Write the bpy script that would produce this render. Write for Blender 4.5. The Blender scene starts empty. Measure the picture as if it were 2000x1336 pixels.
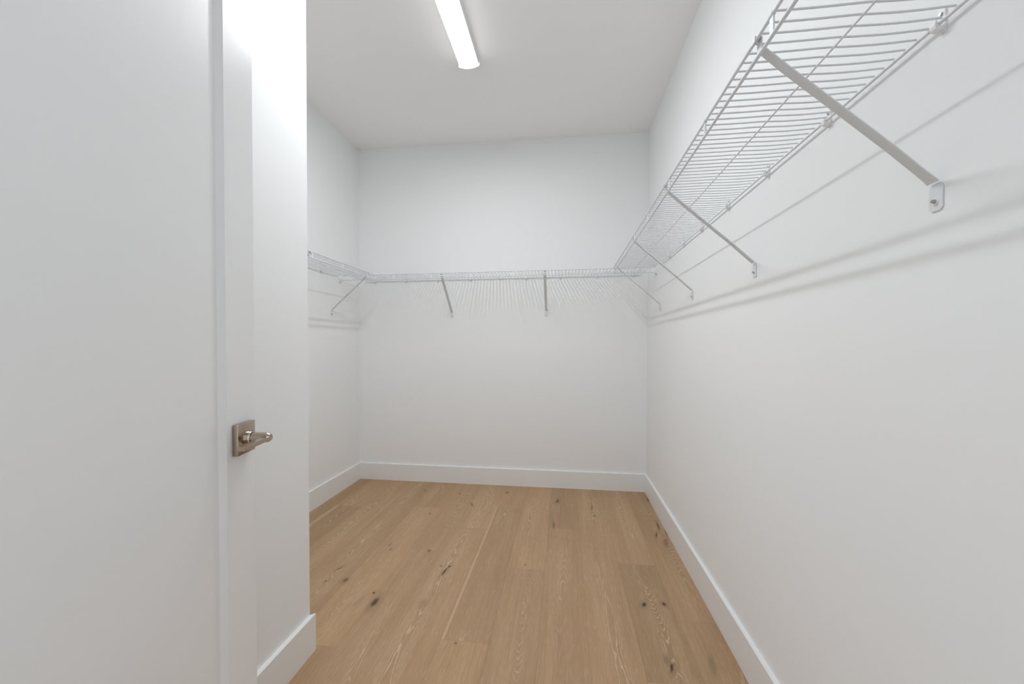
import bpy, bmesh, math, random
from mathutils import Vector, Matrix

scene = bpy.context.scene
COL = scene.collection
random.seed(7)

# ------------------------------------------------------------------ camera, world, exposure
FPX, YAW, PITCH, ROLL = 792.61, -0.1281, -0.0176, -0.0023
CAM = Vector((-0.6308, -3.2076, 1.1299))
fwd = Vector((math.sin(YAW) * math.cos(PITCH), math.cos(YAW) * math.cos(PITCH), math.sin(PITCH)))
r0 = Vector((math.cos(YAW), -math.sin(YAW), 0.0))
d0 = fwd.cross(r0)
right = math.cos(ROLL) * r0 + math.sin(ROLL) * d0
down = -math.sin(ROLL) * r0 + math.cos(ROLL) * d0
cd = bpy.data.cameras.new('camera')
cam = bpy.data.objects.new('camera', cd)
COL.objects.link(cam)
M = Matrix((right, -down, -fwd)).transposed().to_4x4()
M.translation = CAM
cam.matrix_world = M
cd.sensor_width = 36.0
cd.lens = FPX * 36.0 / 2000.0
cd.shift_x = 0.3141 / 2000.0
cd.shift_y = 18.5 / 2000.0
cd.clip_start = 0.01
scene.camera = cam

LAMP_STRENGTH = 46.0
FILL_STRENGTH = 0.94
world = bpy.data.worlds.new('world')
scene.world = world
world.use_nodes = True
world.node_tree.nodes['Background'].inputs[0].default_value = (0.93, 0.99, 1.07, 1)
world.node_tree.nodes['Background'].inputs[1].default_value = FILL_STRENGTH

vs = scene.view_settings
vs.view_transform = 'Standard'
vs.look = 'None'
vs.gamma = 1.0
vs.use_curve_mapping = False
vs.exposure = 0.13
scene.cycles.max_bounces = 8
scene.cycles.diffuse_bounces = 7
scene.cycles.glossy_bounces = 2
scene.cycles.caustics_reflective = False
scene.cycles.caustics_refractive = False
scene.cycles.use_light_tree = False
scene.cycles.use_denoising = True
scene.cycles.adaptive_threshold = 0.035

# ------------------------------------------------------------------ dimensions (metres)
W = 2.3331            # width at the far end
H = 2.74              # ceiling
XS, YS = -1.5506, -1.8439   # partition face and its far end
YF = -3.244           # inner face of the door wall
BH, BT = 0.136, 0.0143      # baseboard

# ------------------------------------------------------------------ node helpers
class NT:
    def __init__(self, name):
        self.m = bpy.data.materials.new(name)
        self.m.use_nodes = True
        self.t = self.m.node_tree
        self.b = self.t.nodes['Principled BSDF']
    def n(self, kind, **kw):
        nd = self.t.nodes.new(kind)
        for k, v in kw.items():
            setattr(nd, k, v)
        return nd
    def set(self, sock, v):
        if isinstance(v, bpy.types.NodeSocket):
            self.t.links.new(v, sock)
        else:
            sock.default_value = v
    def math(self, op, a, b=None, c=None, clamp=False):
        nd = self.n('ShaderNodeMath', operation=op)
        nd.use_clamp = clamp
        for i, v in enumerate((a, b, c)):
            if v is not None:
                self.set(nd.inputs[i], v)
        return nd.outputs[0]
    def vmath(self, op, a, b=None, scale=None):
        nd = self.n('ShaderNodeVectorMath', operation=op)
        self.set(nd.inputs[0], a)
        if b is not None:
            self.set(nd.inputs[1], b)
        if scale is not None:
            self.set(nd.inputs['Scale'], scale)
        return nd.outputs['Value'] if op in ('LENGTH', 'DOT_PRODUCT', 'DISTANCE') else nd.outputs['Vector']
    def comb(self, x, y, z):
        nd = self.n('ShaderNodeCombineXYZ')
        for i, v in enumerate((x, y, z)):
            self.set(nd.inputs[i], v)
        return nd.outputs[0]
    def sep(self, v):
        nd = self.n('ShaderNodeSeparateXYZ')
        self.set(nd.inputs[0], v)
        return nd.outputs
    def noise(self, vec, scale=1.0, detail=2.0, rough=0.5):
        nd = self.n('ShaderNodeTexNoise')
        self.set(nd.inputs['Vector'], vec)
        nd.inputs['Scale'].default_value = scale
        nd.inputs['Detail'].default_value = detail
        nd.inputs['Roughness'].default_value = rough
        return nd.outputs['Fac']
    def mr(self, v, a, b, c=0.0, d=1.0, smooth=False):
        nd = self.n('ShaderNodeMapRange', interpolation_type='SMOOTHSTEP' if smooth else 'LINEAR')
        for i, x in enumerate((v, a, b, c, d)):
            self.set(nd.inputs[i], x)
        return nd.outputs[0]
    def mix(self, f, a, b, blend='MIX'):
        nd = self.n('ShaderNodeMix', data_type='RGBA', blend_type=blend)
        self.set(nd.inputs[0], f)
        self.set(nd.inputs[6], a)
        self.set(nd.inputs[7], b)
        return nd.outputs[2]
    def bump(self, h, strength, dist=0.001):
        nd = self.n('ShaderNodeBump')
        nd.inputs['Strength'].default_value = strength
        nd.inputs['Distance'].default_value = dist
        self.set(nd.inputs['Height'], h)
        self.set(self.b.inputs['Normal'], nd.outputs[0])
    def pos(self):
        return self.n('ShaderNodeNewGeometry').outputs['Position']
    def obj(self):
        return self.n('ShaderNodeTexCoord').outputs['Object']

def paint(name, col, rough, bump_scale=220.0, bump=0.12, dist=0.0006, spec=0.5):
    t = NT(name)
    p = t.pos()
    big = t.noise(p, 1.3, 0.0)
    f = t.mr(big, 0.3, 0.7, 0.985, 1.0)
    c = t.n('ShaderNodeMix', data_type='RGBA', blend_type='MULTIPLY')
    c.inputs[0].default_value = 1.0
    c.inputs[6].default_value = (*col, 1)
    t.set(c.inputs[7], f)
    t.set(t.b.inputs['Base Color'], c.outputs[2])
    t.b.inputs['Roughness'].default_value = rough
    t.b.inputs['Specular IOR Level'].default_value = spec
    if bump:
        t.bump(t.noise(p, bump_scale, 3.0), bump, dist)
    return t.m

M_WALL = paint('wall_paint', (0.862, 0.874, 0.878), 0.6, 260.0, 0, 0.0005, 0.0)
M_CEIL = paint('ceiling_paint', (0.928, 0.936, 0.938), 0.8, 90.0, 0, 0.0012, 0.0)
M_TRIM = paint('trim_paint', (0.835, 0.847, 0.852), 0.38, 120.0, 0)
M_DOOR = paint('door_paint', (0.835, 0.845, 0.849), 0.24, 150.0, 0.12, 0.0003)
M_WIRE = paint('white_epoxy', (0.725, 0.755, 0.775), 0.36, 300.0, 0.0)
M_PLASTIC = paint('white_plastic', (0.84, 0.84, 0.84), 0.42, 300.0, 0.0)

def metal(name, col, rough, brushed=False):
    t = NT(name)
    t.b.inputs['Base Color'].default_value = (*col, 1)
    t.b.inputs['Metallic'].default_value = 1.0
    t.b.inputs['Roughness'].default_value = rough
    if brushed:
        o = t.obj()
        g = t.noise(t.vmath('MULTIPLY', o, (300.0, 300.0, 4000.0)), 1.0, 2.0)
        t.set(t.b.inputs['Roughness'], t.mr(g, 0.3, 0.7, rough - 0.02, rough + 0.03))
    return t.m

M_NICKEL = metal('brushed_nickel', (0.44, 0.355, 0.28), 0.17, True)
M_CHROME = metal('polished_nickel', (0.62, 0.56, 0.49), 0.10)
M_SCREW = metal('screw_steel', (0.42, 0.42, 0.42), 0.35)

def sub_floor_mat():
    t = NT('dark_subfloor')
    t.set(t.b.inputs['Base Color'], t.mix(t.noise(t.pos(), 20.0), (0.10, 0.068, 0.04, 1), (0.13, 0.09, 0.055, 1)))
    t.b.inputs['Roughness'].default_value = 0.9
    return t.m
M_SUB = sub_floor_mat()

def lens_mat():
    t = NT('lit_diffuser')
    t.b.inputs['Base Color'].default_value = (0.9, 0.9, 0.9, 1)
    t.b.inputs['Emission Color'].default_value = (0.965, 0.992, 1.02, 1)
    # the LED strip behind the diffuser: brightest along the middle of its width
    x, y, z = t.sep(t.obj())
    q = t.math('DIVIDE', x, 0.021)
    g = t.math('POWER', 2.718, t.math('MULTIPLY', t.math('MULTIPLY', q, q), -1.0))
    t.set(t.b.inputs['Emission Strength'], t.math('MULTIPLY', t.math('MULTIPLY_ADD', g, 2.2, 0.22), LAMP_STRENGTH))
    t.b.inputs['Roughness'].default_value = 0.4
    return t.m
M_LENS = lens_mat()

# knots and checks in the oak: x, y, half-width, half-length, turn (deg), depth of colour
KNOTS = [
    (-1.448, -1.541, .014, .034, 0, .95), (-1.483, -1.479, .006, .008, 0, .95), (-1.663, -1.402, .014, .018, 0, .6),
    (-1.748, -1.310, .005, .030, 25, .6), (-1.216, -1.268, .0060, .042, 8, 1.0), (-1.204, -1.222, .006, .012, 30, .95),
    (-1.246, -1.224, .004, .006, 0, .9), (-1.358, -1.084, .006, .010, -20, .85), (-1.574, -1.097, .006, .010, 0, .6),
    (-1.598, -1.048, .006, .010, 0, .5), (-1.515, -.611, .005, .010, 0, .9), (-1.271, -.425, .006, .026, -25, .75),
    (-1.409, -.231, .005, .012, 0, .8), (-1.690, -.198, .005, .014, -20, .7), (-1.055, -.162, .010, .014, 0, .8),
    (-.673, -.283, .012, .035, 10, .7), (-.690, -.670, .004, .045, -4, .75), (-.436, -.372, .004, .045, 5, .75),
    (-.425, -.505, .006, .012, 0, .75), (-.281, -1.404, .009, .018, 20, .95), (-.194, -1.389, .009, .014, -10, .95),
    (-.252, -1.747, .006, .026, 16, .95), (-.262, -1.715, .016, .028, 0, .25), (-.045, -.599, .0045, .055, 4, 1.0),
    (-.082, -.727, .0045, .032, 14, 1.0), (-.020, -.700, .003, .035, 4, .9), (-1.750, -1.426, .006, .012, 0, .5), (-1.033, -1.733, .004, .005, 0, .8),
    (-.824, -1.154, .004, .008, 0, .6), (-.108, -1.719, .014, .060, 12, .22), (-1.237, -1.527, .016, .040, 0, .22),
    (-1.393, -1.404, .014, .030, 0, .0), (-1.521, -1.547, .012, .045, 10, .16), (-.050, -.820, .014, .06, 10, .4),
    (-.020, -.17, .006, .035, 0, .9),
]

def oak():
    t = NT('limed_oak')
    info = t.n('ShaderNodeObjectInfo')
    rnd = info.outputs['Random']
    oc = t.n('ShaderNodeSeparateColor')
    t.set(oc.inputs[0], info.outputs['Color'])
    tone, sap, cath = oc.outputs[0], oc.outputs[1], oc.outputs[2]
    x, y, z = t.sep(t.obj())
    seed = t.math('MULTIPLY', rnd, 57.0)
    # slow wander of the grain along the board
    wob = t.math('MULTIPLY', t.math('SUBTRACT', t.noise(t.comb(t.math('MULTIPLY', x, 2.0), t.math('MULTIPLY', y, 1.7), seed), 1.0, 1.0), 0.5), 0.07)
    x0 = t.math('MULTIPLY', t.math('SUBTRACT', t.math('FRACT', t.math('MULTIPLY', rnd, 13.7)), 0.5), 0.07)
    xs = t.math('ADD', t.math('SUBTRACT', x, x0), wob)
    rise = t.math('MULTIPLY', t.noise(t.comb(t.math('MULTIPLY', x, 1.0), t.math('MULTIPLY', y, 1.0), t.math('ADD', seed, 9.0)), 1.0, 1.0, 0.4), 44.0)
    jag = t.math('MULTIPLY', t.noise(t.comb(t.math('MULTIPLY', x, 90.0), t.math('MULTIPLY', y, 16.0), seed), 1.0, 2.0), 0.75)
    q = t.math('ADD', t.math('ADD', t.math('MULTIPLY', t.math('MULTIPLY', xs, xs), 3400.0), rise), jag)
    tri = t.math('ABSOLUTE', t.math('SUBTRACT', t.math('FRACT', q), 0.5))
    line = t.mr(tri, 0.02, 0.17, 1.0, 0.0, True)
    ring = t.mr(t.math('FRACT', q), 0.0, 1.0, 0.0, 1.0)
    # open pores: fine streaks along the board
    pore = t.noise(t.comb(t.math('MULTIPLY', x, 620.0), t.math('MULTIPLY', y, 26.0), seed), 1.0, 2.0, 0.6)
    streak = t.noise(t.comb(t.math('MULTIPLY', x, 95.0), t.math('MULTIPLY', y, 2.4), seed), 1.0, 3.0, 0.55)
    region = t.noise(t.comb(t.math('MULTIPLY', x, 7.0), t.math('MULTIPLY', y, 1.6), t.math('ADD', seed, 21.0)), 1.0, 2.0)
    broad = t.noise(t.comb(t.math('MULTIPLY', x, 14.0), t.math('MULTIPLY', y, 1.0), t.math('ADD', seed, 4.0)), 1.0, 2.0)
    brk = t.mr(t.noise(t.comb(t.math('MULTIPLY', x, 240.0), t.math('MULTIPLY', y, 22.0), seed), 1.0, 2.0), 0.30, 0.58)
    near = t.mr(t.math('ABSOLUTE', xs), 0.030, 0.065, 1.0, 0.22, True)
    lm = t.math('MULTIPLY', t.math('MULTIPLY', line, t.mr(region, 0.40, 0.58, 0.10, 1.0, True)), t.math('MULTIPLY', t.math('MULTIPLY', brk, near), cath))
    base = t.mix(t.mr(broad, 0.3, 0.7), (0.432, 0.272, 0.147, 1), (0.510, 0.332, 0.187, 1))
    base = t.mix(t.mr(streak, 0.35, 0.75, 0.0, 0.45), base, (0.35, 0.214, 0.114, 1))
    base = t.mix(t.mr(pore, 0.50, 0.75, 0.0, 0.30), base, (0.27, 0.175, 0.10, 1))
    fleck = t.noise(t.comb(t.math('MULTIPLY', x, 430.0), t.math('MULTIPLY', y, 15.0), t.math('ADD', seed, 3.0)), 1.0, 2.0, 0.6)
    base = t.mix(t.mr(fleck, 0.55, 0.74, 0.0, 0.5), base, (0.66, 0.49, 0.325, 1))
    base = t.mix(t.math('MULTIPLY', ring, 0.10), base, (0.28, 0.18, 0.10, 1))
    base = t.mix(t.math('MULTIPLY', lm, 0.85), base, (0.74, 0.575, 0.40, 1))
    # sapwood edge
    sm = t.math('LESS_THAN', t.math('ADD', x, 0.0932), t.math('ADD', t.math('MULTIPLY', sap, 0.1), t.math('MULTIPLY', wob, 0.03)))
    sm = t.math('MULTIPLY', sm, t.math('GREATER_THAN', sap, 0.01))
    base = t.mix(t.math('MULTIPLY', sm, 0.75), base, (0.62, 0.43, 0.262, 1))
    # knots, in the board's own place on the floor
    p = t.pos()
    wn = t.n('ShaderNodeTexNoise')
    wn.inputs['Scale'].default_value = 60.0
    wn.inputs['Detail'].default_value = 2.0
    t.set(wn.inputs['Vector'], p)
    pw = t.vmath('ADD', p, t.vmath('SCALE', t.vmath('SUBTRACT', wn.outputs['Color'], (0.5, 0.5, 0.5)), scale=0.007))
    core, halo = None, None
    for kx, ky, a, b, deg, s in KNOTS:
        if s <= 0:
            continue
        mp = t.n('ShaderNodeMapping', vector_type='TEXTURE')
        mp.inputs['Location'].default_value = (kx, ky, 0)
        mp.inputs['Rotation'].default_value = (0, 0, math.radians(-deg))
        mp.inputs['Scale'].default_value = (a, b, 1.0)
        t.set(mp.inputs['Vector'], pw)
        sx, sy, sz = t.sep(mp.outputs[0])
        l = t.vmath('LENGTH', t.comb(sx, sy, 0.0))
        c = t.mr(l, 0.35, 1.25, s, 0.0, True)
        h = t.mr(l, 0.5, 3.2, s * 0.38, 0.0, True)
        core = c if core is None else t.math('MAXIMUM', core, c)
        halo = h if halo is None else t.math('MAXIMUM', halo, h)
    base = t.mix(halo, base, (0.20, 0.125, 0.068, 1))
    base = t.mix(core, base, (0.075, 0.046, 0.026, 1))
    tm = t.mr(tone, 0.0, 1.0, 0.76, 1.17)
    hs = t.n('ShaderNodeHueSaturation')
    t.set(hs.inputs['Value'], tm)
    t.set(hs.inputs['Color'], base)
    t.set(t.b.inputs['Base Color'], hs.outputs[0])
    t.b.inputs['Roughness'].default_value = 0.52
    t.b.inputs['Specular IOR Level'].default_value = 0.35
    t.bump(t.math('ADD', pore, t.math('MULTIPLY', lm, -0.6)), 0.10, 0.0004)
    return t.m
M_OAK = oak()

# ------------------------------------------------------------------ mesh helpers
def link(name, me, mat, parent=None, loc=None, rot=None):
    if mat is not None and not me.materials:
        me.materials.append(mat)
    o = bpy.data.objects.new(name, me)
    COL.objects.link(o)
    if parent is not None:
        o.parent = parent
    if loc is not None:
        o.location = loc
    if rot is not None:
        o.rotation_euler = rot
    return o

def mesh(name, bm, smooth=False, angle=35):
    bmesh.ops.recalc_face_normals(bm, faces=bm.faces)
    me = bpy.data.meshes.new(name)
    bm.to_mesh(me)
    bm.free()
    if smooth:
        for p in me.polygons:
            p.use_smooth = True
        me.set_sharp_from_angle(angle=math.radians(angle))
    return me

def box(bm, lo, hi):
    vs_ = [bm.verts.new((x, y, z)) for z in (lo[2], hi[2]) for y in (lo[1], hi[1]) for x in (lo[0], hi[0])]
    for f in ((0, 2, 3, 1), (4, 5, 7, 6), (0, 1, 5, 4), (2, 6, 7, 3), (0, 4, 6, 2), (1, 3, 7, 5)):
        bm.faces.new([vs_[i] for i in f])
    return vs_

def bbox(lo, hi, bevel=0.0, seg=2):
    bm = bmesh.new()
    box(bm, lo, hi)
    if bevel:
        bmesh.ops.bevel(bm, geom=bm.edges[:], offset=bevel, segments=seg, affect='EDGES', profile=0.5)
    return bm

def extrude_poly(bm, pts, ax, a, b):
    """closed outline pts (2D) extruded along axis ax from a to b"""
    def v(p, t):
        c = list(p)
        c.insert(ax, t)
        return bm.verts.new(c)
    A = [v(p, a) for p in pts]
    B = [v(p, b) for p in pts]
    n = len(pts)
    bm.faces.new(A)
    bm.faces.new(B[::-1])
    for i in range(n):
        bm.faces.new((A[i], B[i], B[(i + 1) % n], A[(i + 1) % n]))

def sweep(bm, path, prof, side=Vector((0, 1, 0)), scales=None, caps=True):
    """sweep a closed 2D profile (s along side, n along normal) along path points"""
    rings = []
    P = [Vector(p) for p in path]
    for i, p in enumerate(P):
        a = P[max(i - 1, 0)]
        b = P[min(i + 1, len(P) - 1)]
        tdir = (b - a).normalized()
        nrm = tdir.cross(side).normalized()
        sc = scales[i] if scales else (1.0, 1.0)
        rings.append([bm.verts.new(p + side * s * sc[0] + nrm * n * sc[1]) for s, n in prof])
    k = len(prof)
    for i in range(len(rings) - 1):
        for j in range(k):
            bm.faces.new((rings[i][j], rings[i][(j + 1) % k], rings[i + 1][(j + 1) % k], rings[i + 1][j]))
    if caps:
        bm.faces.new(rings[0])
        bm.faces.new(rings[-1][::-1])

def circ(r, n=10):
    return [(r * math.cos(2 * math.pi * i / n), r * math.sin(2 * math.pi * i / n)) for i in range(n)]

def cyl(bm, a, b, r, n=16, r2=None):
    a, b = Vector(a), Vector(b)
    d = (b - a).normalized()
    s = d.orthogonal().normalized()
    t = d.cross(s)
    r2 = r if r2 is None else r2
    A = [bm.verts.new(a + (s * math.cos(2 * math.pi * i / n) + t * math.sin(2 * math.pi * i / n)) * r) for i in range(n)]
    B = [bm.verts.new(b + (s * math.cos(2 * math.pi * i / n) + t * math.sin(2 * math.pi * i / n)) * r2) for i in range(n)]
    bm.faces.new(A)
    bm.faces.new(B[::-1])
    for i in range(n):
        bm.faces.new((A[i], B[i], B[(i + 1) % n], A[(i + 1) % n]))

def empty(name, loc=(0, 0, 0), rot=(0, 0, 0)):
    o = bpy.data.objects.new(name, None)
    o.empty_display_size = 0.05
    COL.objects.link(o)
    o.location = loc
    o.rotation_euler = rot
    return o

def tag(o, label, cat=None, group=None, kind=None):
    o['label'] = label
    if cat:
        o['category'] = cat
    if group:
        o['group'] = group
    if kind:
        o['kind'] = kind
    return o

def struct(name, bm, mat, label, smooth=False):
    o = link(name, mesh(name, bm, smooth), mat)
    return tag(o, label, kind='structure')

# ------------------------------------------------------------------ room shell
T = 0.12
YB = -4.4             # the floor runs on through the doorway
DX0, DX1, DH = -1.166, -0.236, 2.06   # door opening

bm = bmesh.new(); box(bm, (-W - T, 0, -0.03), (T, T, H + T))
struct('wall_back', bm, M_WALL, 'plain white end wall facing the doorway, crossed by a wire shelf')
bm = bmesh.new(); box(bm, (0, YF - T, -0.03), (T, 0, H + T))
struct('wall_right', bm, M_WALL, 'long plain white side wall carrying the long wire shelf and its shadows')
bm = bmesh.new(); box(bm, (-W - T, YS - T, -0.03), (-W, 0, H + T))
struct('wall_left', bm, M_WALL, 'white alcove wall seen past the end of the partition')
bm = bmesh.new(); box(bm, (XS - T, YF - T, -0.03), (XS, YS, H + T)); box(bm, (-W, YS - T, -0.03), (XS - T, YS, H + T))
struct('wall_partition', bm, M_WALL, 'brightly lit white wall corner behind the open door')
bm = bmesh.new()
box(bm, (XS, YF - T, -0.03), (DX0, YF, H + T)); box(bm, (DX1, YF - T, -0.03), (0, YF, H + T)); box(bm, (DX0, YF - T, DH), (DX1, YF, H + T))
struct('wall_front', bm, M_WALL, 'white wall around the doorway')
bm = bmesh.new(); box(bm, (-W, YS, H), (0, 0, H + T)); box(bm, (XS, YF, H), (0, YS, H + T))
struct('ceiling', bm, M_CEIL, 'flat white ceiling with a linear light')

# baseboards: square profile with an eased top edge
def base_profile():
    return [(0, 0), (BT, 0), (BT, BH - 0.002), (BT - 0.002, BH), (0, BH)]
def baseboard(name, label, runs):
    bm = bmesh.new()
    for path, side in runs:   # path: two floor points; side: unit normal out of the wall; mitred ends given as offsets
        (ax, ay, ea), (bx, by, eb) = path
        d = Vector((bx - ax, by - ay, 0)).normalized()
        A = []; B = []
        for t_, z in base_profile():
            A.append(bm.verts.new(Vector((ax, ay, z)) + Vector(side) * t_ + d * (ea * t_)))
            B.append(bm.verts.new(Vector((bx, by, z)) + Vector(side) * t_ + d * (eb * t_)))
        n = len(A)
        bm.faces.new(A); bm.faces.new(B[::-1])
        for i in range(n):
            bm.faces.new((A[i], B[i], B[(i + 1) % n], A[(i + 1) % n]))
    return struct(name, bm, M_TRIM, label)
baseboard('baseboard_back', 'white baseboard along the end wall', [(((-W, 0, 1), (0, 0, -1)), (0, -1, 0))])
baseboard('baseboard_right', 'white baseboard along the long side wall', [(((0, 0, 1), (0, YF, 0)), (-1, 0, 0))])
baseboard('baseboard_left', 'short white baseboard in the alcove beyond the partition', [(((-W, YS, 1), (-W, 0, -1)), (1, 0, 0))])
baseboard('baseboard_partition', 'white baseboard wrapping the partition corner behind the door',
          [(((XS, YF, 0), (XS, YS, 1)), (1, 0, 0)), (((XS, YS, 1), (-W, YS, -1)), (0, 1, 0))])
baseboard('baseboard_front', 'white baseboard beside the doorway', [(((DX1 + 0.075, YF, 0), (0, YF, -1)), (0, 1, 0))])

# door frame: jambs and head lining the opening, casing on the room side
bm = bmesh.new()
box(bm, (DX0, YF - T, 0), (DX0 + 0.016, YF, DH)); box(bm, (DX1 - 0.016, YF - T, 0), (DX1, YF, DH)); box(bm, (DX0, YF - T, DH - 0.016), (DX1, YF, DH))
box(bm, (DX1 - 0.004, YF, 0), (DX1 + 0.07, YF + 0.016, DH + 0.07)); box(bm, (DX0 - 0.07, YF, DH), (DX1 - 0.004, YF + 0.016, DH + 0.07))
struct('trim_1', bm, M_TRIM, 'white painted lining and casing of the doorway')

# ------------------------------------------------------------------ floor: each oak board is a piece
bm = bmesh.new(); box(bm, (-W - T, YB, -0.06), (T, T, -0.0125))
floor = struct('floor', bm, M_SUB, 'wide-plank light oak floor with knots')
PW = 0.1865
GAP = 0.0002
edges = [0.0 + 0.0] + [-0.162 - PW * k for k in range(13)]
ENDS = {0: [-1.49], 1: [-1.077, -1.82], 2: [-2.35], 3: [-.716, -2.6], 4: [-1.193, -3.1], 5: [-.443, -1.72], 6: [-.78, -2.9],
        7: [-1.075, -3.2], 8: [-.513, -1.81], 9: [-1.272], 10: [-1.60], 11: [-.565], 12: []}
TONE = {0: [.40, .34], 1: [.52, .22, .42], 2: [.52, .4], 3: [.34, .46, .5], 4: [.64, .40, .5], 5: [.56, .40, .60], 6: [.60, .56, .5],
        7: [.48, .50, .4], 8: [.46, .66, .36], 9: [.42, .40], 10: [.50, .45], 11: [.58, .20], 12: [.32]}
SAP = {(5, 1): .125, (11, 0): .0, (11, 1): .30}
CATH = {(0, 0): .9, (0, 1): .8, (1, 0): .7, (1, 1): 1.0, (2, 0): .95, (3, 0): .35, (3, 1): .75, (4, 0): .95, (4, 1): 1.0, (5, 0): .3, (5, 1): .7,
        (5, 2): .9, (6, 1): .9, (7, 1): 1.0, (8, 1): .8, (8, 2): 1.0}
for c in range(13):
    x1 = edges[c]; x0 = edges[c + 1] if c < 12 else -W
    ys = [0.0] + ENDS[c] + [YB]
    for k in range(len(ys) - 1):
        ya, yb = ys[k], ys[k + 1]
        w2 = (x1 - x0) / 2 - GAP / 2
        cx = (x0 + x1) / 2
        full = (edges[c] - PW / 2 if c else -0.162 + PW / 2)
        if c == 12: full = edges[12] - PW / 2
        L = ya - yb
        bm = bmesh.new()
        b_ = 0.0003
        x_lo, x_hi = x0 + GAP / 2 - full, x1 - GAP / 2 - full
        y_hi, y_lo = -GAP / 2, -L + GAP / 2
        # a board with eased top arrises
        low = [bm.verts.new(v) for v in ((x_lo, y_lo, -.0125), (x_hi, y_lo, -.0125), (x_hi, y_hi, -.0125), (x_lo, y_hi, -.0125))]
        mid = [bm.verts.new((v.co.x, v.co.y, -b_)) for v in low]
        top = [bm.verts.new(v) for v in ((x_lo + b_, y_lo + b_, 0), (x_hi - b_, y_lo + b_, 0), (x_hi - b_, y_hi - b_, 0), (x_lo + b_, y_hi - b_, 0))]
        bm.faces.new(top)
        for i in range(4):
            j = (i + 1) % 4
            bm.faces.new((low[i], low[j], mid[j], mid[i])); bm.faces.new((mid[i], mid[j], top[j], top[i]))
        bm.faces.new(low[::-1])
        o = link('plank', mesh('plank', bm), M_OAK, floor, (full, ya, 0))
        o.color = (TONE[c][k] if k < len(TONE[c]) else .45, SAP.get((c, k), 0.0), CATH.get((c, k), .8), 1.0)

# ------------------------------------------------------------------ open door
TH = -0.212
EDGE = Vector((-1.3399, -2.3541))
DW, DT = 0.910, 0.035
Dd = Vector((math.sin(TH), math.cos(TH)))
HINGE = EDGE - Dd * DW
# local frame: y along the door from hinge to free edge, x out of the face into the room, z up
door = tag(empty('door_1', (HINGE.x, HINGE.y, 0.010), (0, 0, -TH)), 'white shaker door standing open with one recessed panel', kind='structure')
DZ = 2.03
ST = 0.108
RB, RT = 0.24, 0.115
def dpart(name, lo, hi, bv=0.0012):
    return link(name, mesh(name, bbox(lo, hi, bv, 1)), M_DOOR, door)
dpart('stile', (-DT, DW - ST, 0), (0, DW, DZ))
dpart('stile', (-DT, 0, 0), (0, ST, DZ))
dpart('rail', (-DT, ST, 0), (0, DW - ST, RB), 0)
dpart('rail', (-DT, ST, DZ - RT), (0, DW - ST, DZ), 0)
RC = 0.010
dpart('panel', (-DT + RC, ST, RB), (-RC, DW - ST, DZ - RT), 0)
# sloped moulding round the panel
bm = bmesh.new()
oy0, oy1, oz0, oz1 = ST, DW - ST, RB, DZ - RT
inn = 0.011
O = [bm.verts.new((-0.0006, y, z)) for y, z in ((oy0, oz0), (oy1, oz0), (oy1, oz1), (oy0, oz1))]
I = [bm.verts.new((-RC, y, z)) for y, z in ((oy0 + inn, oz0 + inn), (oy1 - inn, oz0 + inn), (oy1 - inn, oz1 - inn), (oy0 + inn, oz1 - inn))]
K = [bm.verts.new((-RC, v.co.y, v.co.z)) for v in O]
for i in range(4):
    j = (i + 1) % 4
    bm.faces.new((O[i], O[j], I[j], I[i])); bm.faces.new((K[i], K[j], O[j], O[i])); bm.faces.new((I[i], I[j], K[j], K[i]))
link('panel_moulding', mesh('panel_moulding', bm), M_DOOR, door)
# lever handle
hz = 0.925 - 0.010
hy = DW - 0.0558
handle = link('door_handle', mesh('door_handle', bbox((0, -.033, -.033), (.012, .033, .033), .0014, 2), True), M_NICKEL, door, (0, hy, hz))
tag(handle, 'brushed nickel lever handle on a square plate')
bm = bmesh.new(); cyl(bm, (.012, 0, 0), (.0190, 0, 0), .0152, 32, .0150); cyl(bm, (.0190, 0, 0), (.0203, 0, 0), .0135, 32); cyl(bm, (.0203, 0, 0), (.0240, 0, 0), .0148, 32, .0140)
link('collar', mesh('collar', bm, True), M_CHROME, handle)
bm = bmesh.new(); cyl(bm, (.0240, 0, 0), (.0255, 0, 0), .0108, 32); cyl(bm, (.0255, 0, 0), (.0560, 0, 0), .0118, 32, .0104); cyl(bm, (.0560, 0, 0), (.0610, 0, 0), .0104, 32, .0078)
link('hub', mesh('hub', bm, True), M_NICKEL, handle)
bm = bmesh.new()
# flat lever bar reaching back towards the hinge, with chamfered end near the hub
extrude_poly(bm, [(.0490, -.104), (.0630, -.104), (.0645, -.02), (.0640, .004), (.0605, .0085), (.0540, .0085), (.0510, .002)], 2, -.0044, .0044)
bmesh.ops.bevel(bm, geom=bm.edges[:], offset=.0009, segments=1, affect='EDGES')
link('lever', mesh('lever', bm), M_NICKEL, handle)

# ------------------------------------------------------------------ wire shelving
SD = 0.294      # depth to the front rail
LIP = 0.0345    # drop to the lower rail
PITCHW = 0.0247
tube = lambda p0, p1, r, n=10: (lambda b: (cyl(b, p0, p1, r, n), b)[1])(bmesh.new())

# one cross wire, shared: slight sag between the middle wire and the wall
bm = bmesh.new()
pts = []
for i in range(13):
    u = i / 12
    xx = 0.010 + (SD - 0.010) * u
    sag = -0.0024 * math.sin(math.pi * min(u / 0.52, 1.0)) if u < 0.52 else -0.0010 * math.sin(math.pi * (u - 0.52) / 0.48)
    pts.append((xx, 0, sag))
sweep(bm, pts, circ(0.0018, 6))
ME_WIRE = mesh('cross_wire', bm, True, 60)
ME_WIRE.materials.append(M_WIRE)
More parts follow.
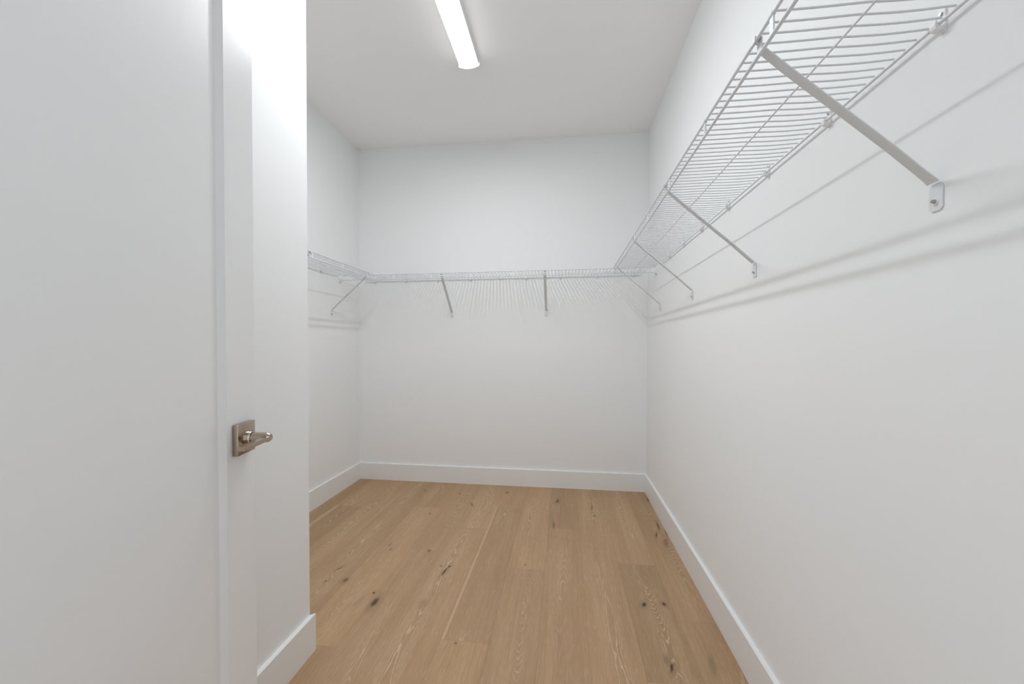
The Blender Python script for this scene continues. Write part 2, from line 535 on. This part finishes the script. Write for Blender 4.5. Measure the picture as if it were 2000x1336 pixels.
# lip strap, shared
bm = bmesh.new()
box(bm, (SD - .0014, -.0058, -LIP + .001), (SD + .0014, .0058, 0))
cyl(bm, (SD, -.0058, 0), (SD, .0058, 0), .0040, 12)
ME_STRAP = mesh('lip_strap', bm, True, 30)
ME_STRAP.materials.append(M_WIRE)

def shelf(label, loc, rot, length, first_wire, straps, end_caps, lip_over=(0, 0), back_trim=(0, 0)):
    s = tag(empty('wire_shelf', loc, rot), label, 'shelf')
    def p(name, bm, m=M_WIRE, smooth=True):
        return link(name, mesh(name, bm, smooth, 60), m, s)
    p('front_rail', tube((SD, 0, 0), (SD, length, 0), .0031, 12))
    p('lower_rail', tube((SD, -lip_over[0], -LIP), (SD, length + lip_over[1], -LIP), .0033, 12))
    p('middle_wire', tube((.149, 0, -.0032), (.149, length, -.0032), .0019, 8))
    p('back_rail', tube((.010, back_trim[0], -.0034), (.010, length - back_trim[1], -.0034), .0029, 10))
    y = first_wire
    while y < length - .002:
        link('cross_wire', ME_WIRE, None, s, (0, y, 0.0028))
        y += PITCHW
    for y in straps:
        link('lip_strap', ME_STRAP, None, s, (0, y, 0))
    for y in end_caps:
        bm = bmesh.new()
        box(bm, (SD - .002, y - .0022, -LIP), (SD + .002, y + .0022, 0))
        cyl(bm, (SD, y - .006, 0), (SD, y + .006, 0), .0042, 12)
        p('end_cap', bm, M_PLASTIC)
    return s

R180 = math.pi
# right wall: local y runs towards the door; tilted a hair so that it sinks towards the corner
RY0, RLEN = -0.303, 2.90
zR0, zR1 = 1.6615, 1.676
tilt = math.atan2(zR1 - zR0, RLEN)
def RZ(y):            # shelf height at world y
    return zR0 + (RY0 - y) * math.tan(tilt)
shelf('long white wire shelf along the side wall, running from doorway to corner', (0, RY0, zR0), (tilt, 0, R180), RLEN, .010,
      [RY0 - y for y in (-2.482, -2.161, -1.829, -1.489, -1.176, -.86, -.505, -2.81)] + [.016], [.006], back_trim=(.16, 0))
# back wall: local y runs along world +x
BX0, BX1 = -2.290, -0.042
zB0, zB1 = 1.6505, 1.6645
tb = math.atan2(zB1 - zB0, BX1 - BX0)
def BZ(x):
    return zB0 + (x - BX0) * math.tan(tb)
shelf('white wire shelf spanning the end wall between both corners', (BX0, 0, zB0), (tb, 0, -math.pi / 2), BX1 - BX0, .012,
      [x - BX0 for x in (-2.193, -1.901, -1.609, -1.308, -1.004, -.712, -.416, -.111)], [.003, BX1 - BX0 - .003], lip_over=(.036, .036), back_trim=(.02, .02))
# left alcove wall
LY0, LY1 = YS + 0.02, -0.303
zL = 1.6475
shelf('short white wire shelf in the alcove behind the partition corner', (-W, LY0, zL), (0, 0, 0), LY1 - LY0, .014,
      [y - LY0 for y in (-1.40, -1.075, -.754, -.437)] + [LY1 - LY0 - .016], [LY1 - LY0 - .006], back_trim=(0, .03))

# ---- braces (local: x out from the wall, y along it, z = 0 at the front rail)
def brace_meshes():
    out = []
    bm = bmesh.new()
    prof = [(.0102 * math.cos(a), -.0056 * math.sin(a) + .0014) for a in [math.pi * i / 8 for i in range(9)]] + \
           [(-.0090, .0022), (.0090, .0022)]
    prof = [(s, n) for s, n in prof]
    path = [(SD - .0075, 0, -.012), (SD - .016, 0, -.0200), (SD - .05, 0, -.0516), (.070, 0, -.2046), (.026, 0, -.2456), (.015, 0, -.2556), (.0095, 0, -.2608), (.0065, 0, -.2650)]
    sc = [(.9, .6), (.95, .9), (1, 1), (1, 1), (1.0, 1), (1.05, .95), (1.12, .8), (1.16, .6)]
    sweep(bm, path, prof, scales=sc)
    out.append(('strut', mesh('strut', bm, True, 50), M_WIRE))
    bm = bmesh.new()
    # hook: tab inside the lip, turned over the front rail
    box(bm, (SD - .0082, -.0085, -.0240), (SD - .0064, .0085, .0030))
    box(bm, (SD - .0082, -.0075, .0030), (SD + .0042, .0075, .0046))
    box(bm, (SD + .0030, -.0070, -.0050), (SD + .0046, .0070, .0046))
    out.append(('hook', mesh('hook', bm, True, 30), M_WIRE))
    bm = bmesh.new()
    extrude_poly(bm, [(-.0125, -.2740), (-.0125, -.3080), (-.0080, -.3130), (.0080, -.3130), (.0125, -.3080), (.0125, -.2740), (.0090, -.2660), (-.0090, -.2660)], 0, .0004, .0026)
    out.append(('wall_plate', mesh('wall_plate', bm), M_WIRE))
    bm = bmesh.new(); cyl(bm, (.0026, 0, -.2965), (.0042, 0, -.2965), .0062, 20)
    out.append(('washer', mesh('washer', bm, True, 40), M_PLASTIC))
    bm = bmesh.new(); cyl(bm, (.0042, 0, -.2965), (.0085, 0, -.2965), .0036, 14, .0028)
    out.append(('screw', mesh('screw', bm, True, 40), M_SCREW))
    for _, me, m in out:
        me.materials.append(m)
    return out
BR = brace_meshes()
def brace(loc, rz, label, group):
    b = tag(empty('shelf_brace', loc, (0, 0, rz)), label, 'brace', group)
    for n, me, m in BR:
        link(n, me, None, b)
    return b
ordw = ['first', 'second', 'third', 'fourth', 'fifth', 'sixth', 'seventh', 'eighth', 'ninth']
for i, y in enumerate((-.420, -1.095, -1.757, -2.423)):
    brace((0, y, RZ(y)), R180, ('white diagonal brace at the corner end of the long side shelf', 'white diagonal brace under the long side shelf, second from the corner',
          'white diagonal brace under the long side shelf, third from the corner', 'white diagonal brace under the long side shelf, fourth from the corner')[i], 'braces of the long side shelf')
brace((-1.535, 0, BZ(-1.535)), -math.pi / 2, 'white diagonal brace under the end wall shelf, on the alcove half', 'braces of the end wall shelf')
brace((-.771, 0, BZ(-.771)), -math.pi / 2, 'white diagonal brace under the end wall shelf, towards the long side shelf', 'braces of the end wall shelf')
brace((-W, -.405, zL), 0, 'white diagonal brace at the corner end of the short alcove shelf', 'braces of the alcove shelf')
brace((-W, -1.090, zL), 0, 'white brace of the alcove shelf, mostly hidden by the partition corner', 'braces of the alcove shelf')

# ---- wall clips
def clip_meshes():
    out = []
    bm = bmesh.new()
    extrude_poly(bm, [(-.0062, .0210), (-.0062, -.0120), (-.0040, -.0170), (.0040, -.0170), (.0062, -.0120), (.0062, .0210), (.0040, .0240), (-.0040, .0240)], 0, .0002, .0034)
    out.append(('back_plate', mesh('back_plate', bm), M_PLASTIC))
    bm = bmesh.new()
    # cradle curling under and in front of the rail
    arc = [(.0034, -.0135), (.0100, -.0138), (.0152, -.0115), (.0172, -.0070), (.0172, -.0010), (.0160, .0022), (.0144, .0022), (.0144, -.0030), (.0132, -.0060), (.0100, -.0076), (.0034, -.0076)]
    extrude_poly(bm, arc, 1, -.0062, .0062)
    bmesh.ops.bevel(bm, geom=[e for e in bm.edges if abs(e.verts[0].co.y - e.verts[1].co.y) < 1e-6], offset=.0007, segments=1, affect='EDGES')
    out.append(('cradle', mesh('cradle', bm, True, 40), M_PLASTIC))
    bm = bmesh.new(); cyl(bm, (.0034, 0, .0145), (.0062, 0, .0145), .0032, 12, .0026)
    out.append(('screw', mesh('screw', bm, True, 40), M_SCREW))
    for _, me, m in out:
        me.materials.append(m)
    return out
CL = clip_meshes()
def clip(loc, rz, label, group):
    c = tag(empty('wall_clip', loc, (0, 0, rz)), label, 'clip', group)
    for n, me, m in CL:
        link(n, me, None, c)
for i, y in enumerate((-.662, -.957, -1.239, -1.539, -1.843, -2.134, -2.428)):
    clip((0, y, RZ(y)), R180, 'white plastic wall clip under the long side shelf, %s from the corner' % ordw[i], 'wall clips of the long side shelf')
for i, x in enumerate((-.117, -.390, -.664, -.929, -1.138, -1.375, -1.646, -1.915, -2.185)):
    clip((x, 0, BZ(x)), -math.pi / 2, 'white plastic wall clip under the end wall shelf, %s from the long side wall' % ordw[i], 'wall clips of the end wall shelf')
clip((-W, -.539, zL), 0, 'white plastic wall clip under the short alcove shelf', 'wall clips of the alcove shelf')

# ---- end brackets of the back shelf, on the side walls
def end_bracket(x, sgn, z, label):
    b = tag(empty('end_bracket', (x, -SD, z), (0, 0, 0 if sgn > 0 else math.pi)), label, 'bracket', 'end brackets of the end wall shelf')
    f = 1 if sgn > 0 else -1
    bm = bmesh.new()
    extrude_poly(bm, [(f * a, c) for a, c in ((-.014, -.058), (.012, -.058), (.030, -.030), (.062, .004), (.062, .016), (.046, .016), (.010, -.014), (-.014, -.020))], 0, .0003, .0026)
    link('plate', mesh('plate', bm), M_PLASTIC, b)
    bm = bmesh.new()
    arc = [(f * a, c) for a, c in ((-.0085, -.0260), (-.0085, -.0400), (-.0040, -.0440), (.0040, -.0440), (.0085, -.0400), (.0085, -.0260), (.0060, -.0260), (.0060, -.0370), (.0030, -.0395), (-.0030, -.0395), (-.0060, -.0370), (-.0060, -.0260))]
    extrude_poly(bm, arc, 0, .0026, .0150)
    link('cradle', mesh('cradle', bm), M_PLASTIC, b)
    for yy, zz in ((0.0, -.0515), (.054, .0100)):
        bm = bmesh.new(); cyl(bm, (.0026, f * yy, zz), (.0062, f * yy, zz), .0034, 12, .0026)
        link('screw', mesh('screw', bm, True, 40), M_SCREW, b)
end_bracket(-W, 1, BZ(-W), 'white end bracket holding the end wall shelf on the alcove wall')
end_bracket(0, -1, BZ(0), 'white end bracket holding the end wall shelf on the long side wall')

# ------------------------------------------------------------------ ceiling light
FX, FY0, FY1 = -1.1665, -0.950, -2.190
lamp = tag(empty('ceiling_light', (FX, (FY0 + FY1) / 2, H)), 'long white linear ceiling light with glowing diffuser', 'light')
hl = (FY0 - FY1) / 2
# white sheet-metal body with straight sides; the bowed diffuser closes it underneath
bm = bmesh.new()
extrude_poly(bm, [(-.0515, 0), (-.0532, -.0440), (-.0495, -.0440), (-.0495, -.0300), (.0495, -.0300), (.0495, -.0440), (.0532, -.0440), (.0515, 0)], 1, -hl + .006, hl - .006)
link('housing', mesh('housing', bm), M_PLASTIC, lamp)
bm = bmesh.new()
sec = [(-.0530, -.0441), (-.0528, -.0490)] + [(.0512 * u / 6, -.0590 + .0085 * (abs(u) / 6) ** 2) for u in range(-6, 7)] + [(.0528, -.0490), (.0530, -.0441)]
extrude_poly(bm, sec, 1, -hl + .006, hl - .006)
link('diffuser', mesh('diffuser', bm, True, 40), M_LENS, lamp)
for s in (-1, 1):
    bm = bmesh.new()
    cap = [(-.0575, 0), (-.0605, -.046), (-.0580, -.0540)] + [(.0580 * u / 5, -.0655 + .0115 * (abs(u) / 5) ** 2) for u in range(-4, 5)] + [(.0580, -.0540), (.0605, -.046), (.0575, 0)]
    extrude_poly(bm, cap, 1, s * hl - (.006 if s > 0 else 0), s * hl + (.006 if s < 0 else 0))
    link('end_cap', mesh('end_cap', bm, True, 40), M_PLASTIC, lamp)
